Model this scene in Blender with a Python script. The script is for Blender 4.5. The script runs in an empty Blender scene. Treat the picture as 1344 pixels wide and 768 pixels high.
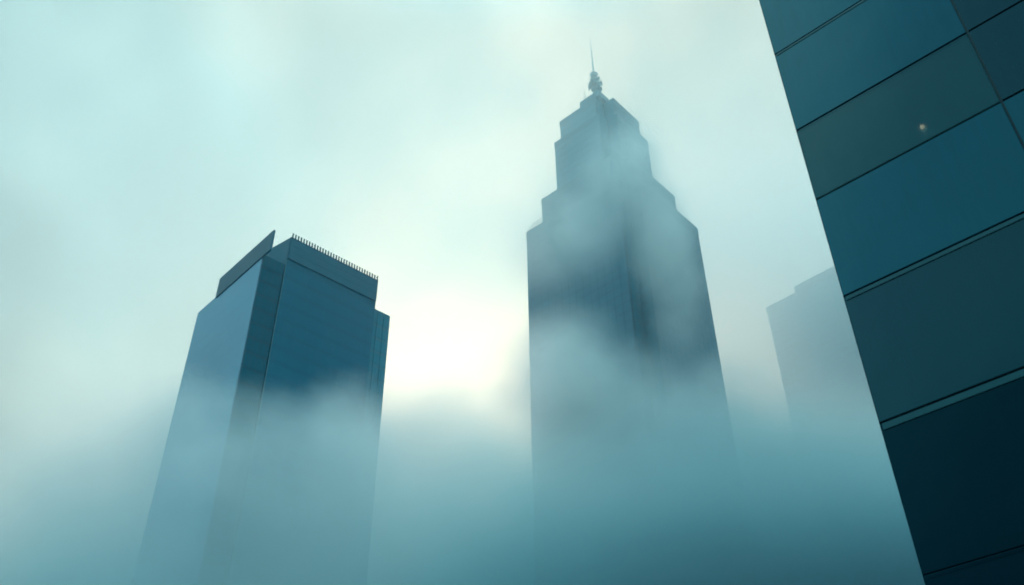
import bpy, bmesh, math, random
from mathutils import Vector, Matrix
random.seed(7)
sc = bpy.context.scene
COL = sc.collection
R = math.radians
CAMZ = 1.6

# ------------------------------------------------------------------ helpers
def link(name, bm, mat, parent=None):
    me = bpy.data.meshes.new(name)
    bm.normal_update()
    bm.to_mesh(me); bm.free()
    me.materials.append(mat)
    o = bpy.data.objects.new(name, me); COL.objects.link(o)
    if parent is not None: o.parent = parent
    return o

def empty(name, loc, label, cat, rotz=0.0, group=None):
    o = bpy.data.objects.new(name, None); COL.objects.link(o)
    o.empty_display_size = 2.0
    o.location = loc; o.rotation_euler = (0, 0, rotz)
    o['label'] = label; o['category'] = cat
    if group: o['group'] = group
    return o

def prism(bm, poly, z0, z1, cap=True):
    """vertical prism over a counter-clockwise plan polygon, with UVs in metres (u along the wall, v up)"""
    uv = bm.loops.layers.uv.verify()
    n = len(poly); u = 0.0
    lo = [bm.verts.new((p[0], p[1], z0)) for p in poly]
    hi = [bm.verts.new((p[0], p[1], z1)) for p in poly]
    for i in range(n):
        j = (i+1) % n
        L = math.hypot(poly[j][0]-poly[i][0], poly[j][1]-poly[i][1])
        f = bm.faces.new((lo[i], lo[j], hi[j], hi[i]))
        for lp, c in zip(f.loops, ((u, z0), (u+L, z0), (u+L, z1), (u, z1))): lp[uv].uv = c
        u += L
    if cap:
        for f in (bm.faces.new(hi), bm.faces.new(lo[::-1])):
            for lp in f.loops: lp[uv].uv = (lp.vert.co.x*0.0+0.3, lp.vert.co.y*0.0+0.3)
    return bm

def box(bm, x0, x1, y0, y1, z0, z1):
    return prism(bm, [(x0, y0), (x1, y0), (x1, y1), (x0, y1)], z0, z1)

def offset(poly, d):
    """push every edge of a counter-clockwise polygon outwards by d"""
    n = len(poly); out = []
    for i in range(n):
        p0, p1, p2 = (Vector(poly[k % n]) for k in (i-1, i, i+1))
        e1 = (p1-p0).normalized(); e2 = (p2-p1).normalized()
        n1 = Vector((e1.y, -e1.x)); n2 = Vector((e2.y, -e2.x))
        m = (n1+n2) / max(0.2, 1+n1.dot(n2))
        out.append(tuple(p1 + m*d))
    return out

def tube(bm, p0, p1, r0, r1, seg=10):
    p0, p1 = Vector(p0), Vector(p1); d = (p1-p0).normalized()
    x = d.orthogonal().normalized(); y = d.cross(x)
    a = []; b = []
    for k in range(seg):
        t = 2*math.pi*k/seg; w = x*math.cos(t)+y*math.sin(t)
        a.append(bm.verts.new(p0+w*r0)); b.append(bm.verts.new(p1+w*r1))
    for k in range(seg):
        bm.faces.new((a[k], a[(k+1) % seg], b[(k+1) % seg], b[k]))
    bm.faces.new(a[::-1]); bm.faces.new(b)
    return bm

def lathe(bm, prof, c=(0, 0, 0), seg=20, axis=None):
    """revolve (radius, height) pairs about an axis through c"""
    ax = Vector(axis or (0, 0, 1)).normalized(); x = ax.orthogonal().normalized(); y = ax.cross(x); c = Vector(c)
    rings = []
    for r, h in prof:
        rings.append([bm.verts.new(c+ax*h+(x*math.cos(2*math.pi*k/seg)+y*math.sin(2*math.pi*k/seg))*max(r, 1e-3)) for k in range(seg)])
    for A, B in zip(rings, rings[1:]):
        for k in range(seg):
            bm.faces.new((A[k], A[(k+1) % seg], B[(k+1) % seg], B[k]))
    bm.faces.new(rings[0][::-1]); bm.faces.new(rings[-1])
    return bm

# ------------------------------------------------------------------ node helpers
class NT:
    def __init__(s, tree): s.t = tree; s.n = tree.nodes; s.l = tree.links
    def new(s, typ, **kw):
        nd = s.n.new(typ)
        for k, v in kw.items(): setattr(nd, k, v)
        return nd
    def put(s, sock, v):
        if isinstance(v, bpy.types.NodeSocket): s.l.new(v, sock)
        else: sock.default_value = v
    def m(s, op, a, b=None, c=None, clamp=False):
        nd = s.new('ShaderNodeMath', operation=op); nd.use_clamp = clamp
        for i, v in enumerate((a, b, c)):
            if v is not None: s.put(nd.inputs[i], v)
        return nd.outputs[0]
    def v(s, op, a, b=None, out=0):
        nd = s.new('ShaderNodeVectorMath', operation=op)
        s.put(nd.inputs[0], a)
        if b is not None: s.put(nd.inputs[1], b)
        return nd.outputs[out]
    def scale(s, a, k):
        nd = s.new('ShaderNodeVectorMath', operation='SCALE'); s.put(nd.inputs[0], a); s.put(nd.inputs['Scale'], k)
        return nd.outputs[0]
    def smooth(s, x, a, b, lo=0.0, hi=1.0):
        nd = s.new('ShaderNodeMapRange', interpolation_type='SMOOTHSTEP')
        s.put(nd.inputs['Value'], x); s.put(nd.inputs['From Min'], a); s.put(nd.inputs['From Max'], b)
        s.put(nd.inputs['To Min'], lo); s.put(nd.inputs['To Max'], hi)
        return nd.outputs[0]
    def mix(s, f, a, b, mode='MIX'):
        nd = s.new('ShaderNodeMix', data_type='RGBA', blend_type=mode)
        s.put(nd.inputs['Factor'], f); s.put(nd.inputs[6], a); s.put(nd.inputs[7], b)
        return nd.outputs[2]
    def noise(s, vec, scale, detail=2, rough=0.5, col=False, dist=0.0):
        nd = s.new('ShaderNodeTexNoise'); s.put(nd.inputs['Vector'], vec)
        nd.inputs['Scale'].default_value = scale; nd.inputs['Detail'].default_value = detail
        nd.inputs['Roughness'].default_value = rough; nd.inputs['Distortion'].default_value = dist
        return nd.outputs['Color' if col else 'Fac']

def new_mat(name):
    m = bpy.data.materials.new(name); m.use_nodes = True
    m.node_tree.nodes.clear()
    t = NT(m.node_tree); out = t.new('ShaderNodeOutputMaterial')
    return m, t, out

def c3(r, g, b): return (r, g, b, 1.0)

def curtain_wall(name, base, floor_h=3.9, pane_w=1.5, rough=0.22, vary=0.25, spec=0.5, line=0.55, metal=0.0, spandrel=0.07):
    """glass curtain wall: panes of slightly different tint between thin floor and mullion lines (UV is in metres)"""
    m, t, out = new_mat(name)
    uv = t.new('ShaderNodeUVMap').outputs[0]
    sx = t.new('ShaderNodeSeparateXYZ'); t.l.new(uv, sx.inputs[0])
    u = t.m('DIVIDE', sx.outputs[0], pane_w); v = t.m('DIVIDE', sx.outputs[1], floor_h)
    cell = t.new('ShaderNodeCombineXYZ')
    t.put(cell.inputs[0], t.m('FLOOR', u)); t.put(cell.inputs[1], t.m('FLOOR', v))
    wn = t.new('ShaderNodeTexWhiteNoise', noise_dimensions='2D'); t.put(wn.inputs['Vector'], cell.outputs[0])
    fu = t.m('FRACT', u); fv = t.m('FRACT', v)
    lu = t.m('LESS_THAN', fu, 0.10); lv = t.m('LESS_THAN', fv, 0.14)
    sp = t.m('LESS_THAN', fv, 0.30)                      # opaque spandrel strip
    ln = t.m('MAXIMUM', lu, lv)
    tc = t.new('ShaderNodeTexCoord')
    big = t.noise(tc.outputs['Object'], 0.02, 3)
    k = t.m('MULTIPLY', t.m('ADD', t.m('MULTIPLY', wn.outputs[0], vary), 1-vary/2), t.m('ADD', t.m('MULTIPLY', big, 0.5), 0.75))
    k = t.m('MULTIPLY', k, t.m('SUBTRACT', 1.0, t.m('MULTIPLY', sp, spandrel)))
    k = t.m('MULTIPLY', k, t.m('SUBTRACT', 1.0, t.m('MULTIPLY', ln, 1-line)))
    col = t.scale(base[:3], k)
    b = t.new('ShaderNodeBsdfPrincipled')
    t.put(b.inputs['Base Color'], col)
    t.put(b.inputs['Roughness'], t.m('ADD', rough, t.m('MULTIPLY', ln, min(0.3, (1-line)*2.0))))
    b.inputs['Specular IOR Level'].default_value = spec; b.inputs['Metallic'].default_value = metal
    bump = t.new('ShaderNodeBump'); bump.inputs['Strength'].default_value = 0.025; bump.inputs['Distance'].default_value = 0.3
    t.put(bump.inputs['Height'], t.m('ADD', t.m('MULTIPLY', t.noise(tc.outputs['Object'], 0.25, 1), 0.6), t.m('MULTIPLY', ln, -min(0.2, (1-line)*2.0))))
    t.l.new(bump.outputs[0], b.inputs['Normal'])
    t.l.new(b.outputs[0], out.inputs['Surface'])
    return m

def plain(name, base, rough=0.5, metal=0.0, nscale=0.6, namp=0.35, spec=0.5, bump=0.0):
    m, t, out = new_mat(name)
    tc = t.new('ShaderNodeTexCoord')
    nz = t.noise(tc.outputs['Object'], nscale, 4, 0.6)
    k = t.m('ADD', t.m('MULTIPLY', nz, namp), 1-namp/2)
    b = t.new('ShaderNodeBsdfPrincipled')
    t.put(b.inputs['Base Color'], t.scale(base[:3], k))
    t.put(b.inputs['Roughness'], t.m('ADD', rough, t.m('MULTIPLY', t.m('SUBTRACT', nz, 0.5), 0.2)))
    b.inputs['Metallic'].default_value = metal; b.inputs['Specular IOR Level'].default_value = spec
    if bump:
        bp = t.new('ShaderNodeBump'); bp.inputs['Strength'].default_value = bump; bp.inputs['Distance'].default_value = 0.02
        t.put(bp.inputs['Height'], nz); t.l.new(bp.outputs[0], b.inputs['Normal'])
    t.l.new(b.outputs[0], out.inputs['Surface'])
    return m

# ------------------------------------------------------------------ camera (looking up about 39 degrees)
PITCH = R(39.376); ROLL = -R(0.615)
F = Vector((0, math.cos(PITCH), math.sin(PITCH))); RX = Vector((1, 0, 0)); UP = RX.cross(F)
R2 = RX*math.cos(ROLL)+UP*math.sin(ROLL); U2 = -RX*math.sin(ROLL)+UP*math.cos(ROLL)
cam = bpy.data.cameras.new('camera'); co = bpy.data.objects.new('camera', cam); COL.objects.link(co)
cam.sensor_width = 36.0; cam.lens = 36.0*1300/1344
cam.clip_start = 0.1; cam.clip_end = 20000
co.matrix_world = Matrix((
    (R2.x, U2.x, -F.x, 0), (R2.y, U2.y, -F.y, 0), (R2.z, U2.z, -F.z, CAMZ), (0, 0, 0, 1)))
sc.camera = co

# ------------------------------------------------------------------ light and sky
SUN_AZ, SUN_EL = R(-4.0), R(37.0)             # the bright patch of cloud between the two tall towers
SUN = Vector((math.sin(SUN_AZ)*math.cos(SUN_EL), math.cos(SUN_AZ)*math.cos(SUN_EL), math.sin(SUN_EL)))
sl = bpy.data.lights.new('sun', 'SUN'); sl.energy = 1.0; sl.angle = R(14); sl.color = (1.0, 0.95, 0.84)
so = bpy.data.objects.new('sun', sl); COL.objects.link(so)
so.rotation_euler = (-SUN).to_track_quat('-Z', 'Y').to_euler()

w = bpy.data.worlds.new('World'); sc.world = w; w.use_nodes = True
w.node_tree.nodes.clear(); t = NT(w.node_tree)
wo = t.new('ShaderNodeOutputWorld')
sky = t.new('ShaderNodeTexSky', sky_type='NISHITA'); sky.sun_disc = False
sky.sun_elevation = SUN_EL; sky.sun_rotation = SUN_AZ; sky.air_density = 1.5; sky.dust_density = 3.0
bg1 = t.new('ShaderNodeBackground'); t.l.new(sky.outputs[0], bg1.inputs[0]); bg1.inputs[1].default_value = 0.07
D = t.new('ShaderNodeTexCoord').outputs['Generated']
dx = t.new('ShaderNodeSeparateXYZ'); t.l.new(D, dx.inputs[0])
elev = dx.outputs[2]
cs = t.m('DOT_PRODUCT', 0, 0) if False else t.v('DOT_PRODUCT', D, tuple(SUN), out=1)
warp = t.v('ADD', D, t.scale(t.v('SUBTRACT', t.noise(D, 2.2, 3, 0.5, col=True), (0.5, 0.5, 0.5)), 0.22))
cl = t.noise(warp, 2.6, 3, 0.5)
fine = t.noise(warp, 7.0, 3, 0.5)
# thick overcast, darker near the horizon and away from the sun
base = t.mix(t.smooth(elev, 0.10, 0.62), c3(0.010, 0.085, 0.125), c3(0.415, 0.54, 0.525))
base = t.mix(t.smooth(elev, 0.80, 0.97), base, c3(1.6, 3.05, 3.3))
front = t.smooth(cs, 0.55, 1.0, 0.72, 1.16)
base = t.scale(base, t.m('MULTIPLY', front, t.m('SUBTRACT', t.smooth(dx.outputs[1], -0.74, -0.25, 0.50, 2.0), t.smooth(dx.outputs[1], 0.0, 0.5, 0.0, 1.06))))
base = t.v('MULTIPLY', base, t.mix(t.smooth(cs, -0.2, 0.75), c3(0.20, 0.97, 1.30), c3(1.12, 1.0, 0.97)))
g1 = t.m('POWER', t.m('MAXIMUM', cs, 0.0), 14.0)
g2 = t.m('POWER', t.m('MAXIMUM', cs, 0.0), 70.0)
glow = t.v('ADD', t.scale((0.44, 0.385, 0.265), g1), t.scale((0.40, 0.345, 0.22), g2))
cloudk = t.m('ADD', t.smooth(cl, 0.30, 0.70, 0.64, 1.22), t.m('MULTIPLY', t.m('SUBTRACT', fine, 0.5), 0.34))
tint = t.mix(t.smooth(cl, 0.32, 0.62), c3(0.70, 1.0, 1.08), c3(1.09, 1.0, 0.91))
def toward(az, el): return (math.sin(R(az))*math.cos(R(el)), math.cos(R(az))*math.cos(R(el)), math.sin(R(el)))
thin = t.m('POWER', t.m('MAXIMUM', t.v('DOT_PRODUCT', warp, toward(-24, 30), out=1), 0.0), 16.0)      # thinner cloud low on the left
blue = t.m('POWER', t.m('MAXIMUM', t.v('DOT_PRODUCT', warp, toward(-40, 44), out=1), 0.0), 22.0)      # clearer, bluer sky high on the left
glow = t.v('ADD', glow, t.scale((0.24, 0.21, 0.17), thin))
tint = t.mix(t.m('MINIMUM', t.m('MULTIPLY', blue, 0.8), 0.8), tint, c3(0.52, 0.90, 1.02))
over = t.v('MULTIPLY', t.scale(t.v('ADD', base, glow), cloudk), tint)
bg2 = t.new('ShaderNodeBackground'); t.l.new(over, bg2.inputs[0]); bg2.inputs[1].default_value = 1.0
mx = t.new('ShaderNodeMixShader')
t.put(mx.inputs[0], t.smooth(cl, 0.25, 0.55, 0.88, 0.98))
t.l.new(bg1.outputs[0], mx.inputs[1]); t.l.new(bg2.outputs[0], mx.inputs[2])
t.l.new(mx.outputs[0], wo.inputs['Surface'])
w.cycles.sampling_method = 'MANUAL'; w.cycles.sample_map_resolution = 512

# ------------------------------------------------------------------ ground
bm = bmesh.new(); box(bm, -6000, 6000, -6000, 6000, -0.5, 0.0)
g = link('ground', bm, plain('asphalt', c3(0.045, 0.05, 0.052), 0.85, nscale=0.4, bump=0.3)); g['kind'] = 'structure'

# ------------------------------------------------------------------ materials of the towers
M_left = curtain_wall('sky_lit_glass', c3(0.065, 0.42, 0.66), vary=0.03, rough=0.24, spec=0.7, line=0.985, metal=0.5, spandrel=0.025)  # left-hand face: brightness of the sky it faces is put into the colour
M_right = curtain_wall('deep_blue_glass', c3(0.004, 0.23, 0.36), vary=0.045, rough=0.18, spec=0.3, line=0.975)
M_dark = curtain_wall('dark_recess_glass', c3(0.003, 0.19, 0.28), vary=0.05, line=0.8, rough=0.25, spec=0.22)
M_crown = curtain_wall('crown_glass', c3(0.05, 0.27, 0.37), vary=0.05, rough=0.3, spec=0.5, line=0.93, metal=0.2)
M_wing = curtain_wall('wing_glass', c3(0.03, 0.33, 0.45), vary=0.05, rough=0.22, spec=0.4, line=0.92)
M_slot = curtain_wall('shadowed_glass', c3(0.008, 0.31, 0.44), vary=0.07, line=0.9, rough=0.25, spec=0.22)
M_band = plain('parapet_metal', c3(0.012, 0.21, 0.31), 0.45, 0.0, 0.15)
M_pale = plain('pale_stone', c3(0.11, 0.30, 0.38), 0.6, 0.0, 0.2)
M_roof = plain('roof_gravel', c3(0.06, 0.075, 0.08), 0.9)
M_fin = plain('dark_fin_metal', c3(0.02, 0.085, 0.12), 0.4, 0.3, 0.5)
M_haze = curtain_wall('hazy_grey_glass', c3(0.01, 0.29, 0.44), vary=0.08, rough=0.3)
M_steel = plain('antenna_steel', c3(0.14, 0.32, 0.36), 0.45, 0.1, 1.0)

def floor_ledges(bm, poly, z0, z1, step, out, h):
    z = z0
    while z < z1-0.5:
        prism(bm, offset(poly, out), z, z+h); z += step

def face_fins(bm, p0, p1, z0, z1, step, out, wdt):
    """slim vertical mullions on the wall from p0 to p1 (outside is to the right of p0->p1)"""
    p0 = Vector(p0); p1 = Vector(p1); d = p1-p0; L = d.length; d /= L; nrm = Vector((d.y, -d.x))
    k = int(L/step)
    for i in range(1, k):
        c = p0+d*(L*i/k)
        q = [c-d*wdt/2-nrm*0.05, c-d*wdt/2+nrm*out, c+d*wdt/2+nrm*out, c+d*wdt/2-nrm*0.05]
        prism(bm, [tuple(v) for v in q], z0, z1)

# ------------------------------------------------------------------ tower with the comb parapet (left)
# local axes: x runs along the right-hand face (away to the right), y along the left-hand face (away to the left)
T1 = empty('office_tower', (-52.01, 172.32, 0), 'flat-topped blue glass office tower on the left with a comb of fins along its parapet', 'tower', R(41.2))
ZA, ZB, ZW, ZS = 160.6, 152.2, 153.1, 157.3
k = math.tan(R(2.6))                              # the left-hand face is a little off square
SR, TR = -5.72, 0.6
bm = bmesh.new()
mainp = [(0, 0), (24.75, 0), (24.75, 40), (0, 40)]
prism(bm, mainp, 0, ZA)
face_fins(bm, (0, 0), (24.75, 0), 0, ZA-7.0, 1.5, 0.02, 0.10)
floor_ledges(bm, mainp, 4, ZA-7, 3.9, 0.012, 0.25)
link('main_block', bm, M_right, T1)
leftp = [(SR, TR), (-0.02, TR), (-0.02, TR+29.2), (SR-29.2*k, TR+29.2)]
bm = bmesh.new(); prism(bm, leftp, 0, ZB)
link('left_block', bm, M_left, T1)
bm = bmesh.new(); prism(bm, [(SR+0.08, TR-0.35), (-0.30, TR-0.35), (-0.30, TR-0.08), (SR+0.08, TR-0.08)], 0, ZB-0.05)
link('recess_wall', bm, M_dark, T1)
wingp = [(24.76, 1.5), (30.2, 1.5), (30.2, 30), (24.76, 30)]
bm = bmesh.new(); prism(bm, wingp, 0, ZW)
face_fins(bm, wingp[0], wingp[1], 0, ZW-0.2, 1.5, 0.10, 0.10)
link('side_wing', bm, M_wing, T1)
# pale return face and corner pier between the recess and the right-hand face
bm = bmesh.new(); box(bm, -0.22, -0.02, -0.06, TR-0.02, 0, ZA-0.02)
link('corner_pier', bm, M_pale, T1)
bm = bmesh.new(); prism(bm, [(-0.02, 0.62), (-0.02, TR+13), (-3.4, TR+13), (-0.24, 0.62)], ZB+0.05, ZA-0.02)
link('return_wall', bm, M_pale, T1)
# plain band under the comb
bm = bmesh.new(); box(bm, 0.02, 24.73, -0.22, 0.0-0.03, ZA-6.6, ZA-0.03)
for zz in (ZA-4.6, ZA-2.4): box(bm, 0.03, 24.72, -0.25, -0.1, zz, zz+0.10)
link('parapet_band', bm, M_band, T1)
# tall screen wall on the left-hand roof edge
bm = bmesh.new()
sxa, sya = SR-k*(-3.4)+0.05, TR-3.3
sxb, syb = SR-k*20.6+0.05, TR+20.5
prism(bm, [(sxa-0.25, sya), (sxa+0.2, sya), (sxb+0.2, syb), (sxb-0.25, syb)], ZB-0.55, ZS+0.4)
link('screen_wall', bm, M_band, T1)
for f_ in (0.24, 0.42, 0.60, 0.78, 0.96):
    x_ = sxa+(sxb-sxa)*f_; y_ = sya+(syb-sya)*f_
    bm = bmesh.new(); tube(bm, (x_+0.40, y_, ZB), (x_+0.40, y_, ZS-0.3), 0.14, 0.14, 8)
    link('screen_post', bm, M_fin, T1)
bm = bmesh.new(); box(bm, 1.2, 23.5, 1.6, 38, ZA+0.004, ZA+0.25); link('roof', bm, M_roof, T1)
# comb of fins
finm = None
NF = 33
for i in range(NF):
    x = 0.3+(24.75-0.6)*i/(NF-1)
    if finm is None:
        bm = bmesh.new()
        prism(bm, [(-0.17, -0.06), (0.17, -0.06), (0.17, 0.06), (-0.17, 0.06)], 0, 1.35)
        prism(bm, [(-0.20, -0.10), (0.20, -0.10), (0.20, -0.065), (-0.20, -0.065)], -0.5, 0.25)
        o = link('parapet_fin', bm, M_fin, T1); finm = o
    else:
        o = finm.copy(); COL.objects.link(o); o.parent = T1
    o.location = (x, -0.12, ZA+0.002)
bm = bmesh.new(); box(bm, 0.0, 24.76, 0.02, 0.4, ZA+0.002, ZA+0.10); link('parapet_coping', bm, M_fin, T1)

# ------------------------------------------------------------------ stepped tower with the mast (centre)
TH2 = R(48); A2 = Vector((math.cos(TH2), math.sin(TH2))); B2 = Vector((-math.sin(TH2), math.cos(TH2)))
N1 = Vector((42.6, 246.9))
T2 = empty('stepped_skyscraper', (N1.x, N1.y, 0), 'tallest skyscraper in the middle, stepping in towards a crown with a mast', 'skyscraper', TH2)
def loc2(px, py):
    d = Vector((px, py))-N1
    return d.dot(A2), d.dot(B2)
tiers = [((42.6, 246.9), 43.0, 49.4, 0, 261.2), ((41.5, 253.3), 34.4, 39.5, 261.2, 278.6),
         ((39.9, 260.0), 25.7, 28.9, 278.6, 311.1), ((39.3, 262.8), 22.7, 24.5, 311.1, 324.2)]
for i, ((nx, ny), Ls, Lt, z0, z1) in enumerate(tiers):
    x0, y0 = loc2(nx, ny)
    c = 5.0
    P = [(x0+c, y0), (x0+Ls, y0), (x0+Ls, y0+Lt), (x0, y0+Lt), (x0, y0+c), (x0+c, y0+c)]
    zz0 = z0+0.003
    bm = bmesh.new(); prism(bm, P, zz0, z1)
    face_fins(bm, P[0], P[1], zz0, z1-4.2, 3.0, 0.05, 0.14)
    floor_ledges(bm, P, zz0+2, z1-4, 3.9, 0.04, 0.3)
    tier = link('tier', bm, M_right, T2)
    # left-hand skin; on the upper tiers sky brightness and haze are in its colour
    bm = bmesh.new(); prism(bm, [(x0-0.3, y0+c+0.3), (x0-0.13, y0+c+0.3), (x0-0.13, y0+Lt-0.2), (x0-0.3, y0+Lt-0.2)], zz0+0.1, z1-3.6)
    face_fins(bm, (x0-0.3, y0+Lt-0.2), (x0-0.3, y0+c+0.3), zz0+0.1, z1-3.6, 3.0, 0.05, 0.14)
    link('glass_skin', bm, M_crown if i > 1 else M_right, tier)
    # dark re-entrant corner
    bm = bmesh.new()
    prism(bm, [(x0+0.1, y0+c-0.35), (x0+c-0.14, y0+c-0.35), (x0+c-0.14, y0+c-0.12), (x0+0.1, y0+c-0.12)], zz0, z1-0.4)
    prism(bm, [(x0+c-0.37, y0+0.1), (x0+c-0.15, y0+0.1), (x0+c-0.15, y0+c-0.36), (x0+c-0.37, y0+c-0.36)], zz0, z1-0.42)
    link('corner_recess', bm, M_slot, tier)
    # solid parapet band round the top
    bm = bmesh.new()
    Q = offset(P, 0.12)
    for a_, b_, e_, f_ in ((0, 1, 0, 1), (1, 2, 1, 2), (2, 3, 2, 3), (3, 4, 3, 4)):
        q = [Q[a_], Q[b_], P[f_], P[e_]]
        prism(bm, q, z1-3.4, z1+0.06)
    link('parapet', bm, M_band, tier)
    if i < 3:
        bm = bmesh.new(); prism(bm, offset(P, -1.0), z1+0.004, z1+0.05); link('terrace', bm, M_roof, tier)
# hooped safety rail on the lowest terrace's far left edge
x0, y0 = loc2(*tiers[0][0]); Lt = tiers[0][2]; z1 = 261.26
bm = bmesh.new()
ys = [y0+Lt-0.6-1.35*i for i in range(9)]
hh = [0.9, 2.0, 2.5, 2.6, 2.6, 2.6, 2.6, 2.4, 1.2]
for i, yy in enumerate(ys):
    tube(bm, (x0+0.2, yy, z1), (x0+0.2, yy, z1+hh[i]), 0.10, 0.08, 6)
    if i:
        tube(bm, (x0+0.2, ys[i-1], z1+hh[i-1]), (x0+0.2, yy, z1+hh[i]), 0.10, 0.10, 6)
        tube(bm, (x0+0.2, ys[i-1], z1+hh[i-1]*0.5), (x0+0.2, yy, z1+hh[i]*0.5), 0.06, 0.06, 6)
link('terrace_rail', bm, M_steel, T2)
# plant room on the crown, mast with dishes, whip aerial
xc, yc = loc2(36.4, 272.0)
ZC = 324.2
bm = bmesh.new(); box(bm, xc-5, xc+5, yc-5, yc+5, ZC+0.01, ZC+3.4); box(bm, xc-1.2, xc+1.2, yc-1.2, yc+1.2, ZC+3.4, ZC+5.5)
link('plant_room', bm, M_band, T2)
mast = bpy.data.objects.new('antenna_mast', None); COL.objects.link(mast); mast.parent = T2; mast.location = (xc, yc, ZC+5.5)
bm = bmesh.new()
lathe(bm, [(0.9, -0.4), (0.8, 6), (0.7, 12), (0.42, 13), (0.32, 25), (0.23, 26), (0.18, 34), (0.11, 35), (0.08, 42.5)], seg=12)
link('mast_pole', bm, M_steel, mast)
def dish(ang, z, rad, dist):
    rad *= 0.85; dist *= 0.9
    d = Vector((math.cos(ang), math.sin(ang), 0.12)).normalized()
    c_ = Vector((math.cos(ang)*dist, math.sin(ang)*dist, z))
    bm = bmesh.new()
    lathe(bm, [(0.25*rad, -0.35*rad), (0.7*rad, -0.18*rad), (rad, 0.14*rad), (rad*1.0, 0.22*rad), (0.6*rad, 0.0), (0.1*rad, -0.1*rad)], c_, 18, d)
    tube(bm, (0, 0, z), tuple(c_), 0.14, 0.14, 6)
    link('dish', bm, M_steel, mast)
for ang, z, rad, dist in ((R(-100), 8.6, 1.6, 2.6), (R(-10), 8.4, 1.7, 2.9), (R(170), 8.6, 1.6, 2.5), (R(-55), 10.4, 1.5, 3.2), (R(120), 8.8, 1.5, 2.6), (R(230), 9.2, 1.5, 2.8),
                          (R(60), 9.6, 1.3, 2.2), (R(200), 15.0, 1.3, 1.9), (R(-110), 15.8, 1.2, 1.8), (R(-20), 15.2, 1.3, 2.3)):
    dish(ang, z, rad, dist)
bm = bmesh.new()
for z in (6.6, 9.9, 13.6, 16.8):
    lathe(bm, [(1.0, -0.08), (2.7 if z == 9.9 else 1.7, -0.06), (2.7 if z == 9.9 else 1.7, 0.06), (1.0, 0.08)], (0, 0, z), 16)
for kx in range(6):
    an = kx*math.pi/3
    tube(bm, (math.cos(an)*0.8, math.sin(an)*0.8, 4.5), (math.cos(an)*2.6, math.sin(an)*2.6, 9.9), 0.07, 0.07, 6)
    tube(bm, (math.cos(an)*2.6, math.sin(an)*2.6, 9.9), (math.cos(an)*1.5, math.sin(an)*1.5, 16.8), 0.07, 0.07, 6)
link('lattice_platform', bm, M_steel, mast)
bm = bmesh.new(); tube(bm, (xc-3.2, yc+3.4, ZC+5), (xc-3.2, yc+3.4, ZC+11.5), 0.14, 0.07, 6); link('whip_aerial', bm, M_steel, T2)

# ------------------------------------------------------------------ distant tower (right, almost lost in the haze)
T3 = empty('distant_tower', (130.6, 399.3, 0), 'faint distant tower at right, nearly lost in fog beside the dark facade', 'tower', R(46))
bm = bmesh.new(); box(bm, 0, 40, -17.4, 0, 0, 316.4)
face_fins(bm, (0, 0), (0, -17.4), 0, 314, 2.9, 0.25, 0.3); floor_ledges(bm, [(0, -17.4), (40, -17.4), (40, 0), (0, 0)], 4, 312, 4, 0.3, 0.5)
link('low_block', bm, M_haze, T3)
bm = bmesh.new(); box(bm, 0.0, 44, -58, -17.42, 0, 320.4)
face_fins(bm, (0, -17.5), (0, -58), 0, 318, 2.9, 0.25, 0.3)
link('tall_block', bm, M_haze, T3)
bm = bmesh.new()
box(bm, -0.5, -0.3, -17.3, 0.1, 313.6, 317.2); box(bm, -0.5, -0.3, -58, -17.45, 317.0, 321.0)
link('parapet', bm, M_band, T3)
bm = bmesh.new(); box(bm, 8, 20, -44, -24, 320.42, 325); link('plant_room', bm, M_band, T3)

# ------------------------------------------------------------------ dark clad facade close by (right)
S = 24.0/34.0
WD = Vector((-0.747, 0.6648)); 
CX, CY = 13.45*S, 31.25*S
NB = empty('clad_building', (CX, CY, 0), 'close dark teal glass-panelled facade filling the right edge, one small warm lamp inside', 'building', math.atan2(-0.6648, 0.747))
# local: +x runs along the wall away from the far corner (towards the viewer's right), -y faces the street
def hz(z): return CAMZ+(z-CAMZ)*S
rows = [hz(z) for z in (-1.0, 3.4, 9.0, 15.0, 20.85, 26.85, 32.35, 36.9, 42.65, 47.9, 53.2, 58.5)]
SEAM = 8.2*S
def glass_panel(name, base, refl, rough=0.09):
    m, t, out = new_mat(name)
    tc = t.new('ShaderNodeTexCoord')
    nz = t.noise(tc.outputs['Object'], 0.35, 3, 0.55)
    grime = t.noise(t.v('MULTIPLY', tc.outputs['Object'], (3.0, 3.0, 0.35)), 1.4, 4, 0.6)
    kk = t.m('ADD', t.m('MULTIPLY', nz, 0.5), t.m('ADD', t.m('MULTIPLY', grime, 0.3), 0.6))
    d = t.new('ShaderNodeBsdfDiffuse'); t.put(d.inputs[0], t.scale(base[:3], kk))
    gl = t.new('ShaderNodeBsdfGlossy'); gl.inputs[0].default_value = refl
    t.put(gl.inputs['Roughness'], t.m('ADD', rough, t.m('MULTIPLY', grime, 0.10)))
    bp = t.new('ShaderNodeBump'); bp.inputs['Strength'].default_value = 0.12; bp.inputs['Distance'].default_value = 0.08
    t.put(bp.inputs['Height'], t.noise(tc.outputs['Object'], 0.5, 2)); t.l.new(bp.outputs[0], gl.inputs['Normal'])
    fr = t.new('ShaderNodeFresnel'); fr.inputs[0].default_value = 2.0
    mx = t.new('ShaderNodeMixShader'); t.l.new(fr.outputs[0], mx.inputs[0]); t.l.new(d.outputs[0], mx.inputs[1]); t.l.new(gl.outputs[0], mx.inputs[2])
    t.l.new(mx.outputs[0], out.inputs['Surface'])
    return m, t, out, mx
P_blue = glass_panel('blue_panel', c3(0.004, 0.070, 0.124), c3(0.48, 0.92, 1.0))[0]
P_grey = glass_panel('grey_panel', c3(0.006, 0.034, 0.050), c3(0.50, 0.70, 0.78))[0]
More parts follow.
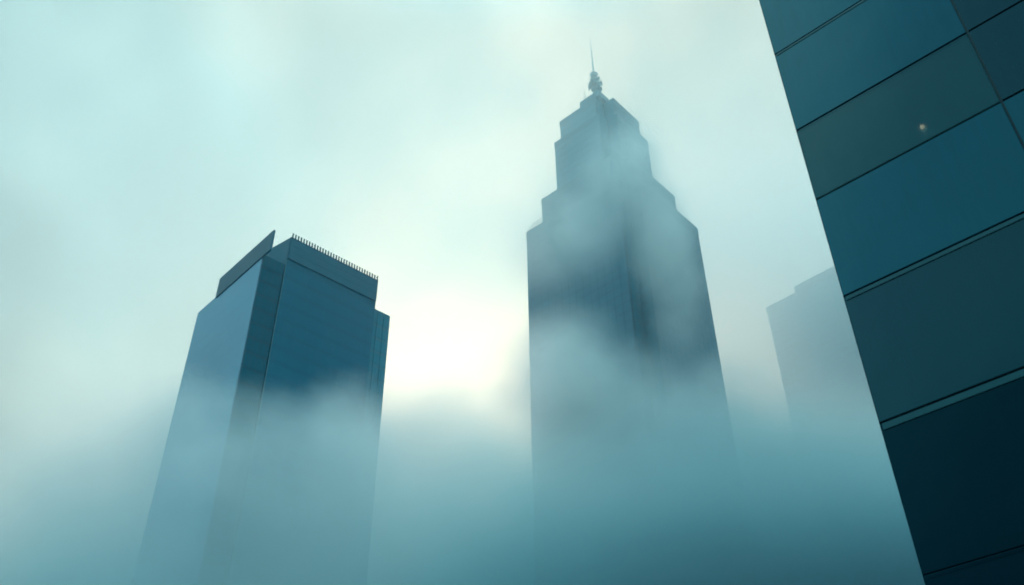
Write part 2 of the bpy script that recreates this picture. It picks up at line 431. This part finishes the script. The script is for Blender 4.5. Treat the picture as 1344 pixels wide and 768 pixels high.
P_deep = glass_panel('deep_panel', c3(0.001, 0.008, 0.014), c3(0.14, 0.34, 0.43))[0]
# clear pane in front of the lit room
P_clear, t, out, mxs = glass_panel('smoked_pane', c3(0.013, 0.056, 0.076), c3(0.62, 0.90, 0.96))
tr = t.new('ShaderNodeBsdfTransparent'); tr.inputs[0].default_value = c3(0.60, 0.62, 0.58)
m2 = t.new('ShaderNodeMixShader'); m2.inputs[0].default_value = 0.27
t.l.new(mxs.outputs[0], m2.inputs[1]); t.l.new(tr.outputs[0], m2.inputs[2]); t.l.new(m2.outputs[0], out.inputs['Surface'])
M_joint = plain('dark_joint', c3(0.007, 0.044, 0.062), 0.6)
M_ledge = plain('ledge_metal', c3(0.03, 0.16, 0.19), 0.35, 0.0, 0.8)
M_core = plain('dark_concrete', c3(0.03, 0.05, 0.055), 0.8)
M_room = plain('dim_room_paint', c3(0.10, 0.12, 0.11), 0.8)
xs = [0.0, SEAM, 2*SEAM, 3*SEAM, 4*SEAM]
W = xs[-1]
LROW = 6     # row between 32.35 and 36.9 holds the lamp
tone = {3: P_deep, 4: P_grey, 5: P_blue, 6: P_grey, 7: P_blue, 8: P_blue, 9: P_grey, 10: P_blue, 2: P_deep, 1: P_deep, 0: P_deep}
tone = {0: P_deep, 1: P_deep, 2: P_deep, 3: P_deep, 4: P_grey, 5: P_blue, 6: P_grey, 7: P_blue, 8: P_blue, 9: P_grey, 10: P_blue}
# core behind the panels, hollow at the lit room
zr0, zr1 = rows[LROW]+0.02, rows[LROW+1]-0.02
bm = bmesh.new()
box(bm, 0.05, W, 0.12, 14, 0, zr0); box(bm, 0.05, W, 0.12, 14, zr1, rows[-1])
box(bm, 0.05, 0.5, 0.12, 14, zr0+0.001, zr1-0.001); box(bm, SEAM+0.1, W, 0.12, 14, zr0+0.001, zr1-0.001); box(bm, 0.5, SEAM+0.1, 5.0, 14, zr0+0.001, zr1-0.001)
link('building_core', bm, M_core, NB)
bm = bmesh.new(); box(bm, 0.502, SEAM+0.098, 4.8, 4.95, zr0+0.02, zr1-0.02); box(bm, 0.502, SEAM+0.098, 0.3, 4.79, zr1-0.15, zr1-0.03)
link('room_lining', bm, M_room, NB)
for r in range(len(rows)-1):
    z0, z1 = rows[r], rows[r+1]
    for cI in range(4):
        xa, xb = xs[cI]+(0.0 if cI == 0 else 0.035), xs[cI+1]-0.035
        bm = bmesh.new()
        big = r in (3, 4, 5, 8)        # joints that carry a light drip ledge under them
        prism(bm, [(xa, 0.0), (xb, 0.0), (xb, 0.06), (xa, 0.06)], z0+(0.03 if r != 3 else 0.012), z1-(0.03 if r != 2 else 0.012))
        bmesh.ops.bevel(bm, geom=bm.edges[:], offset=0.012, segments=2, affect='EDGES')
        mt = tone[r] if cI != 1 else {P_blue: P_grey, P_grey: P_grey, P_deep: P_deep}[tone[r]]
        if r == LROW and cI == 0: mt = P_clear
        if r == 5 and cI == 1: mt = P_blue
        o = link('glass_panel', bm, mt, NB)
# drip ledges just below the joints
for r, hgt, outw in ((3, 0.06, 0.006), (4, 0.20, 0.03), (5, 0.14, 0.025), (8, 0.08, 0.02)):
    bm = bmesh.new()
    zt = rows[r]-0.045
    prism(bm, [(0.05, -outw), (W, -outw), (W, -0.004), (0.05, -0.004)], zt-hgt, zt)
    bmesh.ops.bevel(bm, geom=bm.edges[:], offset=0.015, segments=2, affect='EDGES')
    link('drip_ledge', bm, M_ledge if r > 3 else P_deep, NB)
bm = bmesh.new()
for r in range(1, len(rows)-1): box(bm, 0.02, W, 0.05, 0.118, rows[r]-0.05, rows[r]+0.05)
for x in xs[1:-1]: box(bm, x-0.04, x+0.04, 0.045, 0.117, 0, rows[-1]-0.1)
link('joint_gasket', bm, M_joint, NB)
bm = bmesh.new(); box(bm, -0.02, -0.002, 0.02, 14, 0, rows[-1]); link('corner_trim', bm, P_deep, NB)
# the lamp hanging in the room behind the smoked pane
LX = 5.18*S
lampz = 33.37
lx, ly = LX*1.055-0.42, 1.1
zl = hz(33.37)+0.86
Lm = empty('ceiling_lamp', (0, 0, 0), 'small warm lamp glowing behind a dark glass panel of the near facade', 'lamp')
Lm.location = Vector((CX, CY, 0))+Vector((0.747*lx+0.6648*ly, -0.6648*lx+0.747*ly, zl))
bm = bmesh.new(); lathe(bm, [(0.02, 0.03), (0.05, 0.04), (0.065, 0.07), (0.065, 0.11), (0.05, 0.14), (0.02, 0.15)], seg=20)
mb, t, out = new_mat('lamp_globe')
em = t.new('ShaderNodeEmission'); em.inputs[0].default_value = c3(1.0, 0.80, 0.55); em.inputs[1].default_value = 9.0
t.l.new(em.outputs[0], out.inputs['Surface'])
link('globe', bm, mb, Lm)
ms, t, out = new_mat('halo_shell')  # shell added round the globe, its own emission makes the lamp's soft halo
em = t.new('ShaderNodeEmission'); em.inputs[0].default_value = c3(1.0, 0.66, 0.36); em.inputs[1].default_value = 0.9
tb = t.new('ShaderNodeBsdfTransparent'); mm = t.new('ShaderNodeMixShader'); mm.inputs[0].default_value = 0.22
t.l.new(tb.outputs[0], mm.inputs[1]); t.l.new(em.outputs[0], mm.inputs[2]); t.l.new(mm.outputs[0], out.inputs['Surface'])
bm = bmesh.new(); lathe(bm, [(0.03, -0.06), (0.11, -0.03), (0.165, 0.04), (0.18, 0.09), (0.165, 0.14), (0.11, 0.21), (0.03, 0.24)], seg=24)
link('halo_shell', bm, ms, Lm)
bm = bmesh.new(); tube(bm, (0, 0, 0.241), (0, 0, zr1-0.15-zl-0.03), 0.012, 0.012, 8); link('stem', bm, M_joint, Lm)
bm = bmesh.new(); lathe(bm, [(0.08, zr1-0.15-zl-0.03), (0.08, zr1-0.15-zl-0.003)], seg=16); link('canopy', bm, M_joint, Lm)

# ------------------------------------------------------------------ fog
def blob_point(px, py, dist):
    # plan bearing and height of a fog clump (pixels only used here to write the numbers down once)
    d = F*1300+R2*(px-672)-U2*(py-384)
    kk = dist/math.hypot(d.x, d.y)
    return Vector((d.x*kk, d.y*kk, CAMZ+d.z*kk))
FX0, FX1, FY0, FY1, FZ1 = -230.0, 270.0, 100.0, 420.0, 380.0
bm = bmesh.new(); box(bm, FX0, FX1, FY0, FY1, 0.05, FZ1)
mf, t, out = new_mat('fog')
P = t.new('ShaderNodeNewGeometry').outputs['Position']
ncol = t.noise(P, 0.022, 5, 0.68, col=True)
wz = t.scale(t.v('SUBTRACT', ncol, (0.5, 0.5, 0.5)), 46.0)
nx = t.new('ShaderNodeSeparateXYZ'); t.l.new(ncol, nx.inputs[0]); nd = nx.outputs[1]
PW = t.v('ADD', P, wz)
sp = t.new('ShaderNodeSeparateXYZ'); t.l.new(PW, sp.inputs[0])
sq = t.new('ShaderNodeSeparateXYZ'); t.l.new(P, sq.inputs[0])
# low bank: top rises with distance
top = t.m('MINIMUM', t.m('SUBTRACT', t.m('MULTIPLY', sq.outputs[1], 0.94), 52.0), 168.0)
hrel = t.m('SUBTRACT', sp.outputs[2], top)
hrel = t.m('DIVIDE', hrel, t.smooth(sq.outputs[1], 175.0, 290.0, 1.0, 4.5))
low = t.smooth(hrel, -16.0, 5.0, 1.0, 0.0)
edge = t.m('ADD', sp.outputs[0], t.m('MULTIPLY', sq.outputs[1], 0.40))       # the bank thins out towards the left
low = t.m('MULTIPLY', low, t.smooth(edge, -50.0, -3.0, 0.09, 1.0))
low = t.m('MULTIPLY', low, t.smooth(nd, 0.32, 0.64, 0.35, 1.6))
dens = t.m('MULTIPLY', low, t.smooth(sq.outputs[1], 150.0, 200.0, 0.030, 0.021))
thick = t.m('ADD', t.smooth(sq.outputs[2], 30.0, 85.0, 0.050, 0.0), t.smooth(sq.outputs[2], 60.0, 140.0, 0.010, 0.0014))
abso = t.m('MULTIPLY', t.m('MULTIPLY', low, thick), t.smooth(sq.outputs[0], -30.0, 50.0, 0.45, 3.9))   # absorption stands in for building shade, stronger low down and to the right
dens = t.m('ADD', dens, t.m('ADD', t.smooth(sq.outputs[1], 165.0, 235.0, 0.0003, t.m('ADD', t.smooth(sq.outputs[2], 215.0, 260.0, 0.0014, 0.0040), 0.0)), t.m('MULTIPLY', t.smooth(sq.outputs[1], 280.0, 360.0, 0.0, 0.0095), t.smooth(sq.outputs[0], 50.0, 95.0))))
blobs = [   # centre x, y, z, radii, density
    (blob_point(742, 315, 230), (17, 16, 15), 0.042),
    (blob_point(775, 275, 234), (17, 15, 16), 0.034),
    (blob_point(820, 225, 240), (15, 14, 16), 0.036),
    (blob_point(830, 235, 246), (9, 13, 19), 0.042),
    (blob_point(868, 330, 246), (9, 13, 38), 0.065),
    (blob_point(240, 588, 150), (10, 12, 8), 0.070),
    (blob_point(325, 590, 148), (9, 12, 8), 0.045),
    (blob_point(415, 622, 150), (14, 14, 9), 0.042),
    (blob_point(480, 575, 158), (7, 10, 7), 0.050),
    (blob_point(575, 575, 195), (14, 16, 10), 0.020),
    (blob_point(875, 530, 228), (14, 15, 9), 0.045),
    (blob_point(945, 520, 232), (12, 15, 11), 0.035),
    (blob_point(742, 500, 225), (17, 18, 16), 0.080),
    (blob_point(790, 520, 225), (18, 18, 13), 0.045),
]
PB = t.v('ADD', P, t.scale(wz, 0.55))
torn = t.smooth(nd, 0.36, 0.62, 0.30, 1.6)
for c, r, k_ in blobs:
    q = t.v('DIVIDE', t.v('SUBTRACT', PB, tuple(c)), tuple(r))
    ln = t.v('LENGTH', q, out=1)
    dens = t.m('ADD', dens, t.m('MULTIPLY', t.m('MULTIPLY', t.smooth(ln, 0.0, 1.5, 1.3, 0.0), torn), k_))
vs = t.new('ShaderNodeVolumeScatter'); vs.inputs['Color'].default_value = c3(0.95, 0.985, 0.99); vs.inputs['Anisotropy'].default_value = 0.45
t.put(vs.inputs['Density'], dens)
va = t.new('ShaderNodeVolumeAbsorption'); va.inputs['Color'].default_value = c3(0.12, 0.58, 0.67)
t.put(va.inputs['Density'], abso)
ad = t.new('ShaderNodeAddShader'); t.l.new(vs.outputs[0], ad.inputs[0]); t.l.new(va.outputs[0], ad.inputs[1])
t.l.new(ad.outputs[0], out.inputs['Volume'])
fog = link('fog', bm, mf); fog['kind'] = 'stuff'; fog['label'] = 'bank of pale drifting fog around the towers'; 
mf.cycles.volume_step_rate = 1.0

# ------------------------------------------------------------------ render settings
sc.render.engine = 'CYCLES'
cy = sc.cycles
cy.max_bounces = 6; cy.diffuse_bounces = 2; cy.glossy_bounces = 3; cy.transparent_max_bounces = 8; cy.transmission_bounces = 2
cy.volume_bounces = 3
cy.volume_step_rate = 0.9; cy.volume_max_steps = 96
cy.use_adaptive_sampling = True; cy.adaptive_threshold = 0.05
cy.use_denoising = True; cy.denoiser = 'OPENIMAGEDENOISE'
cy.sample_clamp_indirect = 4.0
cy.filter_width = 1.8
sc.view_settings.view_transform = 'Standard'; sc.view_settings.look = 'None'
sc.view_settings.exposure = 0.0; sc.view_settings.gamma = 1.0
